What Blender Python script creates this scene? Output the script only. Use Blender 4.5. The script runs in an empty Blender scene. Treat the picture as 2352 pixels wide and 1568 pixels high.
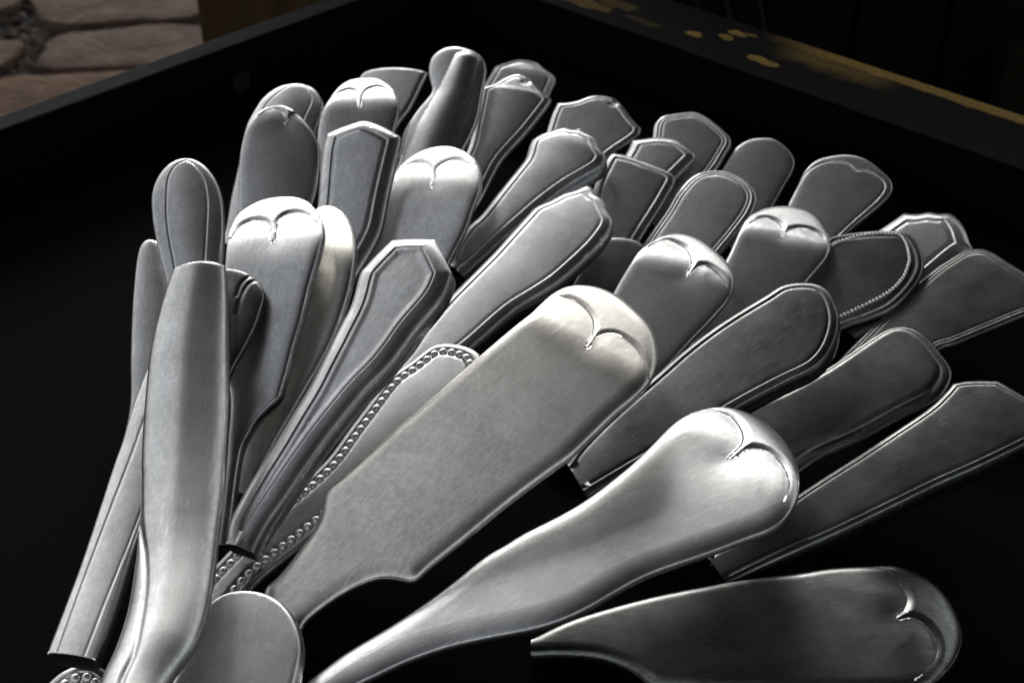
import bpy, math, random, zlib
import numpy as np
from mathutils import Vector, Matrix
from mathutils.geometry import delaunay_2d_cdt

C = bpy.context.scene.collection
scene = bpy.context.scene
rad = math.radians

# ---------------------------------------------------------------- camera
CAM = np.array([0.0, 0.0, 0.19])
PITCH = rad(35.0)
cam_data = bpy.data.cameras.new('camera')
cam = bpy.data.objects.new('camera', cam_data)
C.objects.link(cam)
cam.location = CAM
cam.rotation_euler = (math.pi / 2 - PITCH, 0, 0)
cam_data.lens = 50.0
cam_data.sensor_width = 36.0
cam_data.clip_start = 0.01
cam_data.clip_end = 500.0
cam_data.dof.use_dof = True
cam_data.dof.focus_distance = 0.262
cam_data.dof.aperture_fstop = 42.0
scene.camera = cam

# ---------------------------------------------------------------- sky, sun, exposure
SUN_EL, SUN_AZ = rad(18.0), rad(-5.0)      # azimuth from +Y toward +X
world = bpy.data.worlds.new('World')
scene.world = world
world.use_nodes = True
wn, wl = world.node_tree.nodes, world.node_tree.links
wn.clear()
sky = wn.new('ShaderNodeTexSky')
sky.sky_type = 'NISHITA'
sky.sun_disc = False
sky.sun_elevation = SUN_EL
sky.sun_rotation = SUN_AZ
sky.air_density = 1.0
sky.dust_density = 4.0
sky.ozone_density = 1.0
hsv = wn.new('ShaderNodeHueSaturation')
hsv.inputs['Saturation'].default_value = 0.15
bg = wn.new('ShaderNodeBackground')
bg.inputs['Strength'].default_value = 0.15
wo = wn.new('ShaderNodeOutputWorld')
wl.new(sky.outputs[0], hsv.inputs['Color'])
wl.new(hsv.outputs[0], bg.inputs['Color'])
wl.new(bg.outputs[0], wo.inputs['Surface'])

sun_data = bpy.data.lights.new('sun', 'SUN')
sun_data.energy = 0.5
sun_data.angle = rad(40.0)
sun_data.color = (1.0, 0.985, 0.96)
sun = bpy.data.objects.new('sun', sun_data)
C.objects.link(sun)
sun.location = (0, 2, 3)
sdir = Vector((math.sin(SUN_AZ) * math.cos(SUN_EL), math.cos(SUN_AZ) * math.cos(SUN_EL), math.sin(SUN_EL)))
sun.rotation_euler = sdir.to_track_quat('Z', 'Y').to_euler()

scene.view_settings.view_transform = 'Standard'
scene.view_settings.look = 'None'
scene.view_settings.exposure = 0.45
scene.view_settings.gamma = 1.0

# ---------------------------------------------------------------- helpers
def tag(o, label=None, cat=None, group=None, kind=None):
    if label: o['label'] = label
    if cat: o['category'] = cat
    if group: o['group'] = group
    if kind: o['kind'] = kind
    return o

def mesh_obj(name, verts, faces, mat=None, parent=None, smooth=False):
    me = bpy.data.meshes.new(name)
    me.from_pydata([tuple(v) for v in verts], [], [tuple(f) for f in faces])
    me.update()
    if smooth:
        me.polygons.foreach_set('use_smooth', [True] * len(me.polygons))
    o = bpy.data.objects.new(name, me)
    C.objects.link(o)
    if mat: me.materials.append(mat)
    if parent: o.parent = parent
    return o

# camera model: the photograph's grid is 2352 x 1568
FPX, CX, CY = 2352 * 50 / 36.0, 1176.0, 784.0
FWD = np.array([0, math.cos(PITCH), -math.sin(PITCH)])
UPV = np.array([0, math.sin(PITCH), math.cos(PITCH)])
RGT = np.array([1.0, 0, 0])
def rays(px):
    px = np.asarray(px, float)
    return ((px[..., 0:1] - CX) / FPX) * RGT + ((CY - px[..., 1:2]) / FPX) * UPV + FWD
def at_height(px, z):
    r = rays(px)
    return CAM + r * ((z - CAM[2]) / r[..., 2:3])

# ---------------------------------------------------------------- materials
def new_mat(name):
    m = bpy.data.materials.new(name)
    m.use_nodes = True
    nt = m.node_tree
    return m, nt.nodes, nt.links, nt.nodes['Principled BSDF']

def silver(name, lo, hi, rough, tint, bump=0.06):
    m, n, l, b = new_mat(name)
    tc = n.new('ShaderNodeTexCoord')
    oi = n.new('ShaderNodeObjectInfo')
    add = n.new('ShaderNodeVectorMath'); add.operation = 'ADD'
    mul = n.new('ShaderNodeVectorMath'); mul.operation = 'SCALE'
    cmb = n.new('ShaderNodeCombineXYZ')
    for i in range(3): l.new(oi.outputs['Random'], cmb.inputs[i])
    l.new(cmb.outputs[0], mul.inputs[0]); mul.inputs['Scale'].default_value = 3.0
    l.new(tc.outputs['Object'], add.inputs[0]); l.new(mul.outputs[0], add.inputs[1])
    def noise(scale, detail=4, rough_=0.6, vec=None):
        t = n.new('ShaderNodeTexNoise'); t.inputs['Scale'].default_value = scale
        t.inputs['Detail'].default_value = detail; t.inputs['Roughness'].default_value = rough_
        l.new(vec or add.outputs[0], t.inputs['Vector']); return t
    def ramp(src, a, b_, ca, cb):
        r = n.new('ShaderNodeValToRGB'); e = r.color_ramp.elements
        e[0].position, e[1].position = a, b_; e[0].color, e[1].color = ca, cb
        l.new(src, r.inputs[0]); return r
    def mix(fac, a, b_, mode='MIX'):
        x = n.new('ShaderNodeMix'); x.data_type = 'RGBA'; x.blend_type = mode
        if isinstance(fac, float): x.inputs['Factor'].default_value = fac
        else: l.new(fac, x.inputs['Factor'])
        for k, v in (('A', a), ('B', b_)):
            s = [i for i in x.inputs if i.name == k and i.type == 'RGBA'][0]
            if isinstance(v, tuple): s.default_value = v
            else: l.new(v, s)
        return [o for o in x.outputs if o.type == 'RGBA'][0]
    big = noise(110, 6, 0.62)
    base = ramp(big.outputs['Fac'], 0.3, 0.7, tuple(lo * t for t in tint) + (1,), tuple(hi * t for t in tint) + (1,))
    fine = noise(900, 4, 0.75)
    fr = ramp(fine.outputs['Fac'], 0.33, 0.62, (0.76, 0.77, 0.77, 1), (1.06, 1.06, 1.055, 1))
    col = mix(0.75, base.outputs[0], fr.outputs[0], 'MULTIPLY')
    # small dark pits and stains
    pit = noise(420, 3, 0.5)
    pr = ramp(pit.outputs['Fac'], 0.775, 0.86, (0, 0, 0, 1), (0.6, 0.6, 0.6, 1))
    col = mix(pr.outputs[0], col, (lo * 0.42, lo * 0.42, lo * 0.41, 1))
    # fine scratches: two stretched noises thresholded
    sc = None
    for ang, sx, th in ((0.5, 320, 0.70), (-0.8, 260, 0.72), (1.4, 380, 0.73), (-0.2, 300, 0.72)):
        mp = n.new('ShaderNodeMapping'); mp.inputs['Rotation'].default_value = (0, 0, ang)
        mp.inputs['Scale'].default_value = (sx, 4200, 300)
        l.new(add.outputs[0], mp.inputs['Vector'])
        t = noise(1.0, 0, 0.5, mp.outputs[0])
        r = ramp(t.outputs['Fac'], th, th + 0.10, (0, 0, 0, 1), (0.5, 0.5, 0.5, 1))
        sc = r.outputs[0] if sc is None else mix(1.0, sc, r.outputs[0], 'LIGHTEN')
    col = mix(sc, col, (hi * 1.25, hi * 1.25, hi * 1.22, 1))
    l.new(col, b.inputs['Base Color'])
    b.inputs['Metallic'].default_value = 1.0
    mr = n.new('ShaderNodeMapRange'); l.new(fine.outputs['Fac'], mr.inputs[0])
    mr.inputs['From Min'].default_value = 0.3; mr.inputs['From Max'].default_value = 0.7
    mr.inputs['To Min'].default_value = rough + 0.03; mr.inputs['To Max'].default_value = rough - 0.03
    l.new(mr.outputs[0], b.inputs['Roughness'])
    bp = n.new('ShaderNodeBump'); bp.inputs['Strength'].default_value = bump; bp.inputs['Distance'].default_value = 0.0002
    l.new(fine.outputs['Fac'], bp.inputs['Height'])
    bp2 = n.new('ShaderNodeBump'); bp2.inputs['Strength'].default_value = 0.06; bp2.inputs['Distance'].default_value = 0.0001
    bp2.invert = True
    l.new(sc, bp2.inputs['Height']); l.new(bp.outputs[0], bp2.inputs['Normal'])
    l.new(bp2.outputs[0], b.inputs['Normal'])
    return m

def simple(name, c, rough=0.6, noise_scale=None, amt=0.4, bump=0.0, spec=0.3):
    m, n, l, b = new_mat(name)
    b.inputs['Roughness'].default_value = rough
    b.inputs['Specular IOR Level'].default_value = spec
    if noise_scale:
        tc = n.new('ShaderNodeTexCoord')
        t = n.new('ShaderNodeTexNoise'); t.inputs['Scale'].default_value = noise_scale; t.inputs['Detail'].default_value = 6
        l.new(tc.outputs['Object'], t.inputs['Vector'])
        r = n.new('ShaderNodeValToRGB'); e = r.color_ramp.elements
        e[0].position, e[1].position = 0.3, 0.7
        e[0].color = tuple(x * (1 - amt) for x in c) + (1,); e[1].color = tuple(x * (1 + amt) for x in c) + (1,)
        l.new(t.outputs['Fac'], r.inputs[0]); l.new(r.outputs[0], b.inputs['Base Color'])
        if bump:
            bp = n.new('ShaderNodeBump'); bp.inputs['Strength'].default_value = bump; bp.inputs['Distance'].default_value = 0.003
            l.new(t.outputs['Fac'], bp.inputs['Height']); l.new(bp.outputs[0], b.inputs['Normal'])
    else:
        b.inputs['Base Color'].default_value = tuple(c) + (1,)
    return m

M_SILVER = silver('worn_silver', 0.50, 0.70, 0.33, (0.975, 0.99, 1.0))
M_WARM = silver('warm_worn_silver', 0.56, 0.77, 0.33, (1.0, 0.97, 0.915))
M_SHADED = silver('shaded_silver', 0.12, 0.28, 0.31, (0.96, 1.0, 0.98), 0.015)  # same silver, with its dark reflections put into the base colour
M_BEAD = simple('bead_silver', (0.86, 0.85, 0.83), 0.42)
M_BEAD.node_tree.nodes['Principled BSDF'].inputs['Metallic'].default_value = 1.0
M_CORE = simple('black_pitch_filling', (0.006, 0.005, 0.004), 0.8)

# ---------------------------------------------------------------- one handle
RIMS = {
 'plain': [(0,-.55),(.12,-.36),(.4,-.19),(.8,-.09),(1.4,-.03),(2.2,0)],
 'pillow': [(0,-1.05),(.12,-.86),(.5,-.6),(1.0,-.39),(1.8,-.19),(2.8,-.06),(4.0,0)],
 'blunt': [(0,-1.0),(.12,-.75),(.35,-.5),(.9,-.1),(1.5,0)],
 'round': [(0,-1.5),(.15,-.95),(.45,-.42),(.8,-.12),(1.2,0)],
 'soft': [(0,-.75),(.12,-.55),(.6,-.24),(1.5,.05),(1.8,.05),(1.9,-.12),(2.15,-.12),(2.5,0)],
 'bevel': [(0,-.75),(.1,-.58),(1.6,.05),(1.7,.05),(1.8,-.13),(2.05,-.13),(2.6,0)],
 'coffin': [(0,-.95),(.15,-.66),(2.1,.2),(2.2,.2),(2.32,-.12),(2.48,-.12),(2.6,.0),(3.6,-.38),(3.75,-.4),(5,-.4)],
 'fat': [(0,-.62),(.1,-.44),(.5,-.2),(1.1,.0),(1.4,.04),(1.65,-.04),(1.8,-.2),(1.95,-.2),(2.2,-.05),(2.7,0)],
 'double': [(0,-.6),(.1,-.42),(.45,-.16),(.85,.02),(1.0,.0),(1.12,-.15),(1.25,-.15),(1.55,.0),(1.68,.0),(1.85,-.11),(2.0,-.11),(2.5,0)],
 'triple': [(0,-.6),(.1,-.4),(.5,-.1),(.62,-.1),(.72,-.24),(.82,-.24),(1.1,-.02),(1.2,-.02),(1.3,-.18),(1.4,-.18),(1.7,.03),(1.85,-.12),(2.1,-.12),(2.5,0)],
 'lip': [(0,-.6),(.15,-.35),(.7,-.02),(1.2,.02),(1.5,-.14),(2.3,-.14),(2.7,0)],
 'bead': [(0,-.5),(.15,-.25),(.6,.0),(1.4,.05),(1.6,.0),(1.7,-.2),(1.85,-.22),(3.4,-.22),(3.5,-.1),(3.7,-.08),(4.0,0)],
 'ledge': [(0,-2.1),(.2,-1.65),(.6,-1.4),(1.0,-1.32),(1.4,-1.36),(1.5,-1.0),(1.8,-.5),(2.3,-.15),(3.0,0)],
 'thin': [(0,-.55),(.1,-.38),(1.0,-.08),(1.1,-.08),(1.2,-.2),(1.35,-.2),(1.45,-.07),(2.0,0)],
}

def spline(pts, closed=False, step=4.0, smooth=0):
    """Catmull-Rom through the points, broken at the corners."""
    p = np.array([q[:2] for q in pts], float)
    corner = [len(q) > 2 for q in pts]
    corner[0] = corner[-1] = True
    out = []
    n = len(p)
    for i in range(n - 1):
        a, b = p[i], p[i + 1]
        ta = (b - a) if corner[i] else 0.5 * (b - p[i - 1])
        tb = (b - a) if corner[i + 1] else 0.5 * (p[i + 2] - a)
        L = np.linalg.norm(b - a)
        for v_ in (0, 1):
            t_ = ta if v_ == 0 else tb
            m = np.linalg.norm(t_)
            if m > 1e-9:
                if v_ == 0: ta = t_ / m * L
                else: tb = t_ / m * L
        k = max(1, int(round(L / step)))
        for j in range(k):
            t = j / k
            h00 = 2*t**3 - 3*t*t + 1; h10 = t**3 - 2*t*t + t; h01 = -2*t**3 + 3*t*t; h11 = t**3 - t*t
            out.append(h00*a + h10*ta + h01*b + h11*tb)
    out.append(p[-1])
    out = np.array(out)
    if smooth:
        fix = np.zeros(len(out), bool)
        j = 0
        for i in range(n):
            if corner[i]: fix[np.argmin(((out - p[i]) ** 2).sum(1))] = True
        for _ in range(smooth):
            q = out.copy()
            q[1:-1] = 0.5 * out[1:-1] + 0.25 * (out[:-2] + out[2:])
            q[fix] = out[fix]; out = q
    return out

def seg_dist(pts, poly):
    """distance of each point to an open polyline, and the arc fraction of the nearest place"""
    a, b = poly[:-1], poly[1:]
    ab = b - a
    L2 = (ab * ab).sum(1) + 1e-12
    best = np.full(len(pts), 1e9); arg = np.zeros(len(pts))
    cum = np.concatenate([[0], np.cumsum(np.sqrt(L2))])
    for c0 in range(0, len(pts), 4000):
        q = pts[c0:c0 + 4000]
        d = q[:, None, :] - a[None]
        t = np.clip((d * ab[None]).sum(2) / L2, 0, 1)
        e = d - t[..., None] * ab[None]
        dd = (e * e).sum(2)
        k = dd.argmin(1); r = np.arange(len(q))
        best[c0:c0 + 4000] = np.sqrt(dd[r, k])
        arg[c0:c0 + 4000] = (cum[k] + t[r, k] * np.sqrt(L2[k])) / cum[-1]
    return best, arg

def inside(pts, poly):
    x, y = pts[:, 0], pts[:, 1]
    res = np.zeros(len(pts), bool)
    n = len(poly)
    for i in range(n):
        x1, y1 = poly[i]; x2, y2 = poly[(i + 1) % n]
        if y1 == y2: continue
        c = ((y1 > y) != (y2 > y)) & (x < (x2 - x1) * (y - y1) / (y2 - y1) + x1)
        res ^= c
    return res

class Handle:
    def __init__(s, d):
        s.d = d
        s.px = spline(d['pts'], smooth=d.get('sm', 5))
        s.tip = np.array(d['tip'], float)
        rp = d.get('rootpt')
        s.root = np.array(rp, float) if rp else 0.5 * (s.px[0] + s.px[-1])
        s.pitch = rad(d.get('pitch', 20)); s.roll = rad(d.get('roll', 0))
        s.thick = d.get('thick', 2.0)
        s.crown = d.get('crown', 0.35)
        s.curl = d.get('curl'); s.arch = d.get('arch')
    def place(s, zt):
        """hold the tip at height zt on its line of sight and lean the handle by its pitch"""
        s.zt = zt
        T = at_height(s.tip, zt)
        lo, hi = -0.35, 0.17
        for _ in range(50):
            m = 0.5 * (lo + hi)
            R = at_height(s.root, m)
            el = math.atan2(T[2] - R[2], np.linalg.norm((T - R)[:2]))
            if el > s.pitch: lo = m
            else: hi = m
        R = at_height(s.root, 0.5 * (lo + hi))
        a = T - R; s.len = np.linalg.norm(a) * 1000; a /= np.linalg.norm(a)
        h = np.cross(a, [0, 0, 1.0]); h /= np.linalg.norm(h)
        n = np.cross(h, a)
        n = n * math.cos(s.roll) + h * math.sin(s.roll)
        s.R, s.a, s.n = R, a, n
        s.t = np.cross(n, a)
    def bend(s, x):
        """height of the centre line (mm) at x mm from the root"""
        h = np.zeros_like(x)
        if s.curl:
            s0, ang = s.curl[:2]
            w = s.curl[2] if len(s.curl) > 2 else s0
            u = np.clip(x - (s.len - s0), 0, None)
            h -= math.tan(rad(ang)) * np.where(u < w, u * u / (2 * w), u - w / 2)
        if s.arch:
            f, Rr = s.arch
            h -= (x - s.len * (1 - f)) ** 2 / (2 * Rr)
        return h
    def plane(s, px):
        """points of the photograph's grid -> (s, t) in mm on the bent handle, and depth along the ray"""
        r = rays(px)
        den = r @ s.n
        h = np.zeros(len(r))
        for _ in range(14):
            k = ((s.R - CAM) @ s.n + h / 1000) / den
            q = (CAM + r * k[:, None] - s.R) * 1000
            x = q @ s.a
            h = 0.5 * h + 0.5 * s.bend(x)
        return np.stack([x, q @ s.t], 1), k

    # ---- relief
    def prepare(s):
        st, _ = s.plane(s.px)
        s.out = st
        area = 0.5 * np.sum(st[:-1, 0] * st[1:, 1] - st[1:, 0] * st[:-1, 1])
        s.flip = area < 0
        if s.flip: s.out = st[::-1].copy()
        k = int(np.argmax(s.out[:, 0])); s.ktip = k
        o = s.out
        xs = np.linspace(o[:, 0].min(), o[:, 0].max(), 240)
        def chain(c):
            i = np.argsort(c[:, 0]); return np.interp(xs, c[i, 0], c[i, 1])
        A, B = chain(o[:k + 1]), chain(o[k:])
        s.xs, s.Lo, s.Hi = xs, np.minimum(A, B), np.maximum(A, B)
        s.W = np.percentile(s.Hi - s.Lo, 90)
        s.prof = np.array(RIMS[s.d.get('rim', 'plain')], float) * [s.d.get('rw', 1.0), s.d.get('rs', 1.0)]
        d = s.d
        s.arc = None
        if d.get('arc'):
            s.arc = s.plane(spline(d['arc'], step=3.0))[0]
            a0, a1 = s.arc[0], s.arc[-1]
            far = s.out[:, 0].min() - 30
            s.arcpoly = np.vstack([s.arc, [[a1[0], a1[1] * 1 + np.sign(a1[1] - a0[1]) * 9]], [[far, a1[1] + np.sign(a1[1] - a0[1]) * 9]],
                                   [[far, a0[1] - np.sign(a1[1] - a0[1]) * 9]], [[a0[0], a0[1] - np.sign(a1[1] - a0[1]) * 9]]])
        s.gro = [s.plane(spline(g, step=4.0))[0] for g in d.get('grooves', [])]
        s.bmp = None
        if d.get('bump'):
            pl, rr, hh = d['bump']
            s.bmp = (s.plane(spline(pl, step=5.0))[0], rr, hh)
    def height(s, q):
        d, _ = seg_dist(q, s.out)
        h = np.interp(d, s.prof[:, 0], s.prof[:, 1])
        lo, hi = np.interp(q[:, 0], s.xs, s.Lo), np.interp(q[:, 0], s.xs, s.Hi)
        w = np.maximum(hi - lo, 0.5)
        u = np.clip((2 * q[:, 1] - lo - hi) / w, -1, 1)
        h = h + s.crown * (w / s.W) ** 1.5 * (1 - u * u)
        h = h + s.bend(q[:, 0])
        if s.arc is not None:
            dd, f = seg_dist(q, s.arc)
            ins = inside(q, s.arcpoly)
            dep = s.d.get('arcdepth', 0.6)
            sgn = np.where(ins, dd, -dd)
            sw = s.d.get('sw', 2.1); stp = np.clip((sgn + 0.8 * sw) / sw, 0, 1); stp = stp * stp * (3 - 2 * stp)
            # how deep: the strongest of the arc's places, each fading with distance, nothing at the arc's ends
            k = s.arc[::2]; ff = np.linspace(0, 1, len(k))
            tp = np.clip(np.minimum(ff, 1 - ff) / 0.22, 0, 1)
            lobe = np.zeros(len(q))
            for c0 in range(0, len(q), 4000):
                e = np.sqrt(((q[c0:c0 + 4000, None, :] - k[None]) ** 2).sum(2) + 1.4)
                lobe[c0:c0 + 4000] = (tp[None] * np.exp(-e / 5.0)).max(1)
            h = h - dep * stp * np.where(ins, lobe, np.exp(-dd / 5.0) * np.clip(np.minimum(f, 1 - f) / 0.22, 0, 1))
        gw, gd = s.d.get('gw', 0.22), s.d.get('gd', 0.14)
        for g in s.gro:
            dd, f = seg_dist(q, g)
            h = h - gd * np.exp(-(dd / gw) ** 2)
        if s.bmp is not None:
            pl, rr, hh = s.bmp
            dd, f = seg_dist(q, pl)
            r = np.interp(f, np.linspace(0, 1, len(rr)), rr)
            x = np.clip(1 - (dd / r) ** 2, 0, 1)
            h = h + hh * x ** 0.9
        if s.d.get('notch'):
            c = s.plane(np.array([s.d['notch']], float))[0][0]
            e = np.hypot(q[:, 0] - c[0], q[:, 1] - c[1])
            h = h - 0.35 * np.exp(-(e / 1.3) ** 4)
        return h
    def build(s):
        d = s.d
        s.prepare()
        out = s.out; M = len(out)
        rootn = max(2, int(np.linalg.norm(out[-1] - out[0]) / 0.5))
        extra = [out[-1] + (out[0] - out[-1]) * j / rootn for j in range(1, rootn)]
        loop = np.vstack([out, np.array(extra)]); N = len(loop)
        # vertex normals of the outline, inward (loop runs counter-clockwise)
        tang = np.roll(loop, -1, 0) - np.roll(loop, 1, 0)
        tang /= np.linalg.norm(tang, axis=1)[:, None] + 1e-12
        inn = np.stack([-tang[:, 1], tang[:, 0]], 1)
        knots = s.prof[:, 0]; dm = knots[-1]
        rings = sorted(set([round(float(k), 3) for k in knots[1:]] + [0.06] +
                           [round(float(0.5 * (a + b)), 3) for a, b in zip(knots[:-1], knots[1:]) if b - a > 0.35]))
        cand = []
        for r in rings:
            c = out + inn[:M] * r
            dd, _ = seg_dist(c, np.vstack([loop, loop[:1]]))
            cand.append(c[(dd > 0.93 * r - 0.005)])
        step = 0.55 if s.len > 55 else 0.5
        gx = np.arange(out[:, 0].min(), out[:, 0].max(), step); gy = np.arange(out[:, 1].min(), out[:, 1].max(), step)
        g = np.stack(np.meshgrid(gx, gy), 2).reshape(-1, 2)
        g[:, 1] += (np.round((g[:, 0] - gx[0]) / step) % 2) * step * 0.5
        g = g[inside(g, loop)]
        dd, _ = seg_dist(g, np.vstack([loop, loop[:1]]))
        g = g[dd > 0.18]; dd = dd[dd > 0.18]
        near, _ = seg_dist(g, out)
        g = g[near > dm + 0.1]
        feats = []
        lines = [(x, [-1.0, -.75, -.5, -.25, 0, .25, .45, .7, 1.0, 1.5, 2.0]) for x in ([s.arc] if s.arc is not None else [])]
        gwid = d.get('gw', 0.22)
        lines += [(x, [-2.2 * gwid, -1.3 * gwid, -.7 * gwid, 0, .7 * gwid, 1.3 * gwid, 2.2 * gwid]) for x in s.gro]
        for pl, offs in lines:
            t_ = np.gradient(pl, axis=0); t_ /= np.linalg.norm(t_, axis=1)[:, None] + 1e-9
            nn = np.stack([-t_[:, 1], t_[:, 0]], 1)
            for o_ in offs: feats.append(pl + nn * o_)
            dl, _ = seg_dist(g, pl); g = g[dl > max(offs) * 0.8]
        pts = np.vstack([c for c in cand if len(c)] + feats + [g])
        pts = pts[inside(pts, loop)]
        dd, _ = seg_dist(pts, np.vstack([loop, loop[:1]])); pts = pts[dd > 0.045]
        # thin out coincident points
        key = np.round(pts / 0.07).astype(int)
        _, ui = np.unique(key, axis=0, return_index=True); pts = pts[ui]
        allp = np.vstack([loop, pts])
        vo, eo, fo, *_ = delaunay_2d_cdt([Vector((float(x), float(y))) for x, y in allp], [(i, (i + 1) % N) for i in range(N)], [], 1, 1e-5)
        P2 = np.array([(v.x, v.y) for v in vo])
        F = [tuple(f) for f in fo if len(f) >= 3]
        z = s.height(P2)
        e = 0.035
        nx = (s.height(P2 + [e, 0]) - s.height(P2 - [e, 0])) / (2 * e)
        ny = (s.height(P2 + [0, e]) - s.height(P2 - [0, e])) / (2 * e)
        nrm = np.stack([-nx, -ny, np.ones(len(nx))], 1); nrm /= np.linalg.norm(nrm, axis=1)[:, None]
        V = [np.column_stack([P2, z])]; Nn = [nrm]; faces = list(F); nb = len(P2)
        # wall and back (their vertices are their own)
        zl = s.height(loop); th = s.thick; bz = s.bend(loop[:, 0])
        back = bz - th
        prof = [(0.0, zl, (0.93, 0.36)), (0.10, 0.8 * zl + 0.2 * back, (0.97, 0.2)), (0.12, 0.35 * zl + 0.65 * back, (0.97, -0.2)), (-0.15, back, (0.5, -0.86))]
        base = nb
        for o_, zz, (no, nz) in prof:
            V.append(np.column_stack([loop - inn * o_, zz]))
            Nn.append(np.column_stack([-inn * no, np.full(N, nz)]))
        for r in range(3):
            for i in range(N):
                j = (i + 1) % N
                if d.get('hollow') and i >= M - 1: continue
                faces.append((base + r * N + i, base + (r + 1) * N + i, base + (r + 1) * N + j, base + r * N + j))
        bb = base + 4 * N
        V.append(np.column_stack([loop + inn * 0.15, back])); Nn.append(np.tile([0, 0, -1.0], (N, 1)))
        tri = delaunay_2d_cdt([Vector((float(x), float(y))) for x, y in (loop + inn * 0.15)], [(i, (i + 1) % N) for i in range(N)], [], 1, 1e-5)
        if len(tri[0]) == N:
            for f in tri[2]: faces.append(tuple(bb + i for i in reversed(f)))
        if d.get('hollow'):
            # the cut edge of the sheet metal: a narrow lip facing out of the end
            ids = list(range(M - 1, N)) + [0]
            lp = loop[ids]; zz = zl[ids]; b2 = sum(len(v) for v in V)
            ax = np.array([-1.0, 0])
            V.append(np.column_stack([lp, zz])); Nn.append(np.tile([-0.6, 0, 0.8], (len(ids), 1)))
            V.append(np.column_stack([lp - ax * 0.05, zz - 0.5])); Nn.append(np.tile([-0.95, 0, 0.3], (len(ids), 1)))
            k = len(ids)
            for i in range(k - 1): faces.append((b2 + i, b2 + k + i, b2 + k + i + 1, b2 + i + 1))
        V = np.vstack(V); Nn = np.vstack(Nn); Nn /= np.linalg.norm(Nn, axis=1)[:, None] + 1e-12
        # origin at the middle of the outline
        c = 0.5 * (out.min(0) + out.max(0)); s.c = c
        V = V.copy(); V[:, :2] -= c; V *= 0.001
        me = bpy.data.meshes.new(d['name'])
        me.from_pydata(V.tolist(), [], faces); me.update()
        me.polygons.foreach_set('use_smooth', [True] * len(me.polygons))
        me.normals_split_custom_set_from_vertices(Nn.tolist())
        me.materials.append(M_SHADED if d.get('dull') else M_WARM if d.get('warm') else M_SILVER)  # dull picks the silver copy that has shade in its colour
        o = bpy.data.objects.new(d['name'], me); C.objects.link(o)
        org = s.R + (s.a * c[0] + s.t * c[1]) / 1000
        mw = Matrix.Identity(4)
        for i in range(3):
            mw[i][0], mw[i][1], mw[i][2], mw[i][3] = s.a[i], s.t[i], s.n[i], org[i]
        o.matrix_world = mw
        tag(o, d['label'], 'knife handle' if d['name'] == 'table_knife' else 'cutlery handle', 'cut silver cutlery handles piled in the black box')
        s.obj = o
        if d.get('hollow'):
            x0 = min(out[0][0], out[-1][0]) + 5.0
            lo, hi = np.interp(x0, s.xs, s.Lo) + 0.8, np.interp(x0, s.xs, s.Hi) - 0.8
            bx = s.bend(np.array([x0]))[0]
            vs = [(x, y, zq) for x in (x0, x0 + 1.5) for y in (lo, hi) for zq in (bx - th + 0.2, bx - 1.15)]
            vs = [((x - c[0]) / 1000, (y - c[1]) / 1000, zq / 1000) for x, y, zq in vs]
            mesh_obj('filling', vs, [(0, 1, 3, 2), (4, 6, 7, 5), (0, 4, 5, 1), (2, 3, 7, 6), (0, 2, 6, 4), (1, 5, 7, 3)], M_CORE, o)
        if d.get('beads'):
            s.add_beads(o)
        if d.get('fine'):
            s.add_fine(o)
        return o
    def resample(s, pl, gap):
        L = np.concatenate([[0], np.cumsum(np.linalg.norm(np.diff(pl, axis=0), axis=1))])
        t = np.arange(0, L[-1], gap)
        return np.stack([np.interp(t, L, pl[:, 0]), np.interp(t, L, pl[:, 1])], 1)
    def add_beads(s, o):
        out = s.out; M = len(out)
        tang = np.gradient(out, axis=0); tang /= np.linalg.norm(tang, axis=1)[:, None] + 1e-12
        inn = np.stack([-tang[:, 1], tang[:, 0]], 1)
        r0 = 2.6
        c = out + inn * r0
        dd, _ = seg_dist(c, out); c = c[dd > 0.97 * r0]
        pos = s.resample(c, 1.95)
        z = s.height(pos)
        me = bead_mesh()
        for (x, y), h in zip(pos, z):
            b = bpy.data.objects.new('bead', me); C.objects.link(b); b.parent = o
            b.location = ((x - s.c[0]) / 1000, (y - s.c[1]) / 1000, (h + 0.02) / 1000)
            b.scale = (0.9e-3, 0.9e-3, 0.62e-3)
    def add_fine(s, o):
        pl = s.plane(spline(s.d['fine'], step=3.0))[0]
        pos = s.resample(pl, 0.9); z = s.height(pos)
        me = bead_mesh(); bv = np.array([v.co for v in me.vertices]); bf = [tuple(p.vertices) for p in me.polygons]
        V, F = [], []
        for (x, y), h in zip(pos, z):
            k = len(V) * len(bv)
            V.append(bv * 0.42e-3 + np.array([(x - s.c[0]), (y - s.c[1]), h]) / 1000)
            F += [tuple(i + k for i in f) for f in bf]
        b = mesh_obj('beading', np.vstack(V), F, M_BEAD, o, True)
        b['kind'] = 'stuff'

_bead = []
def bead_mesh():
    if not _bead:
        V, F = [(0, 0, 1.0)], []
        nr, ns = 5, 12
        for r in range(1, nr + 1):
            a = math.pi / 2 * r / nr * 1.15
            for k in range(ns):
                b = 2 * math.pi * k / ns
                V.append((math.sin(a) * math.cos(b), math.sin(a) * math.sin(b), math.cos(a)))
        for k in range(ns): F.append((0, 1 + k, 1 + (k + 1) % ns))
        for r in range(nr - 1):
            for k in range(ns):
                a0, a1 = 1 + r * ns + k, 1 + r * ns + (k + 1) % ns
                F.append((a0, a0 + ns, a1 + ns, a1))
        me = bpy.data.meshes.new('bead'); me.from_pydata(V, [], F); me.update()
        me.polygons.foreach_set('use_smooth', [True] * len(me.polygons))
        me.materials.append(M_BEAD); _bead.append(me)
    return _bead[0]
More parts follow.
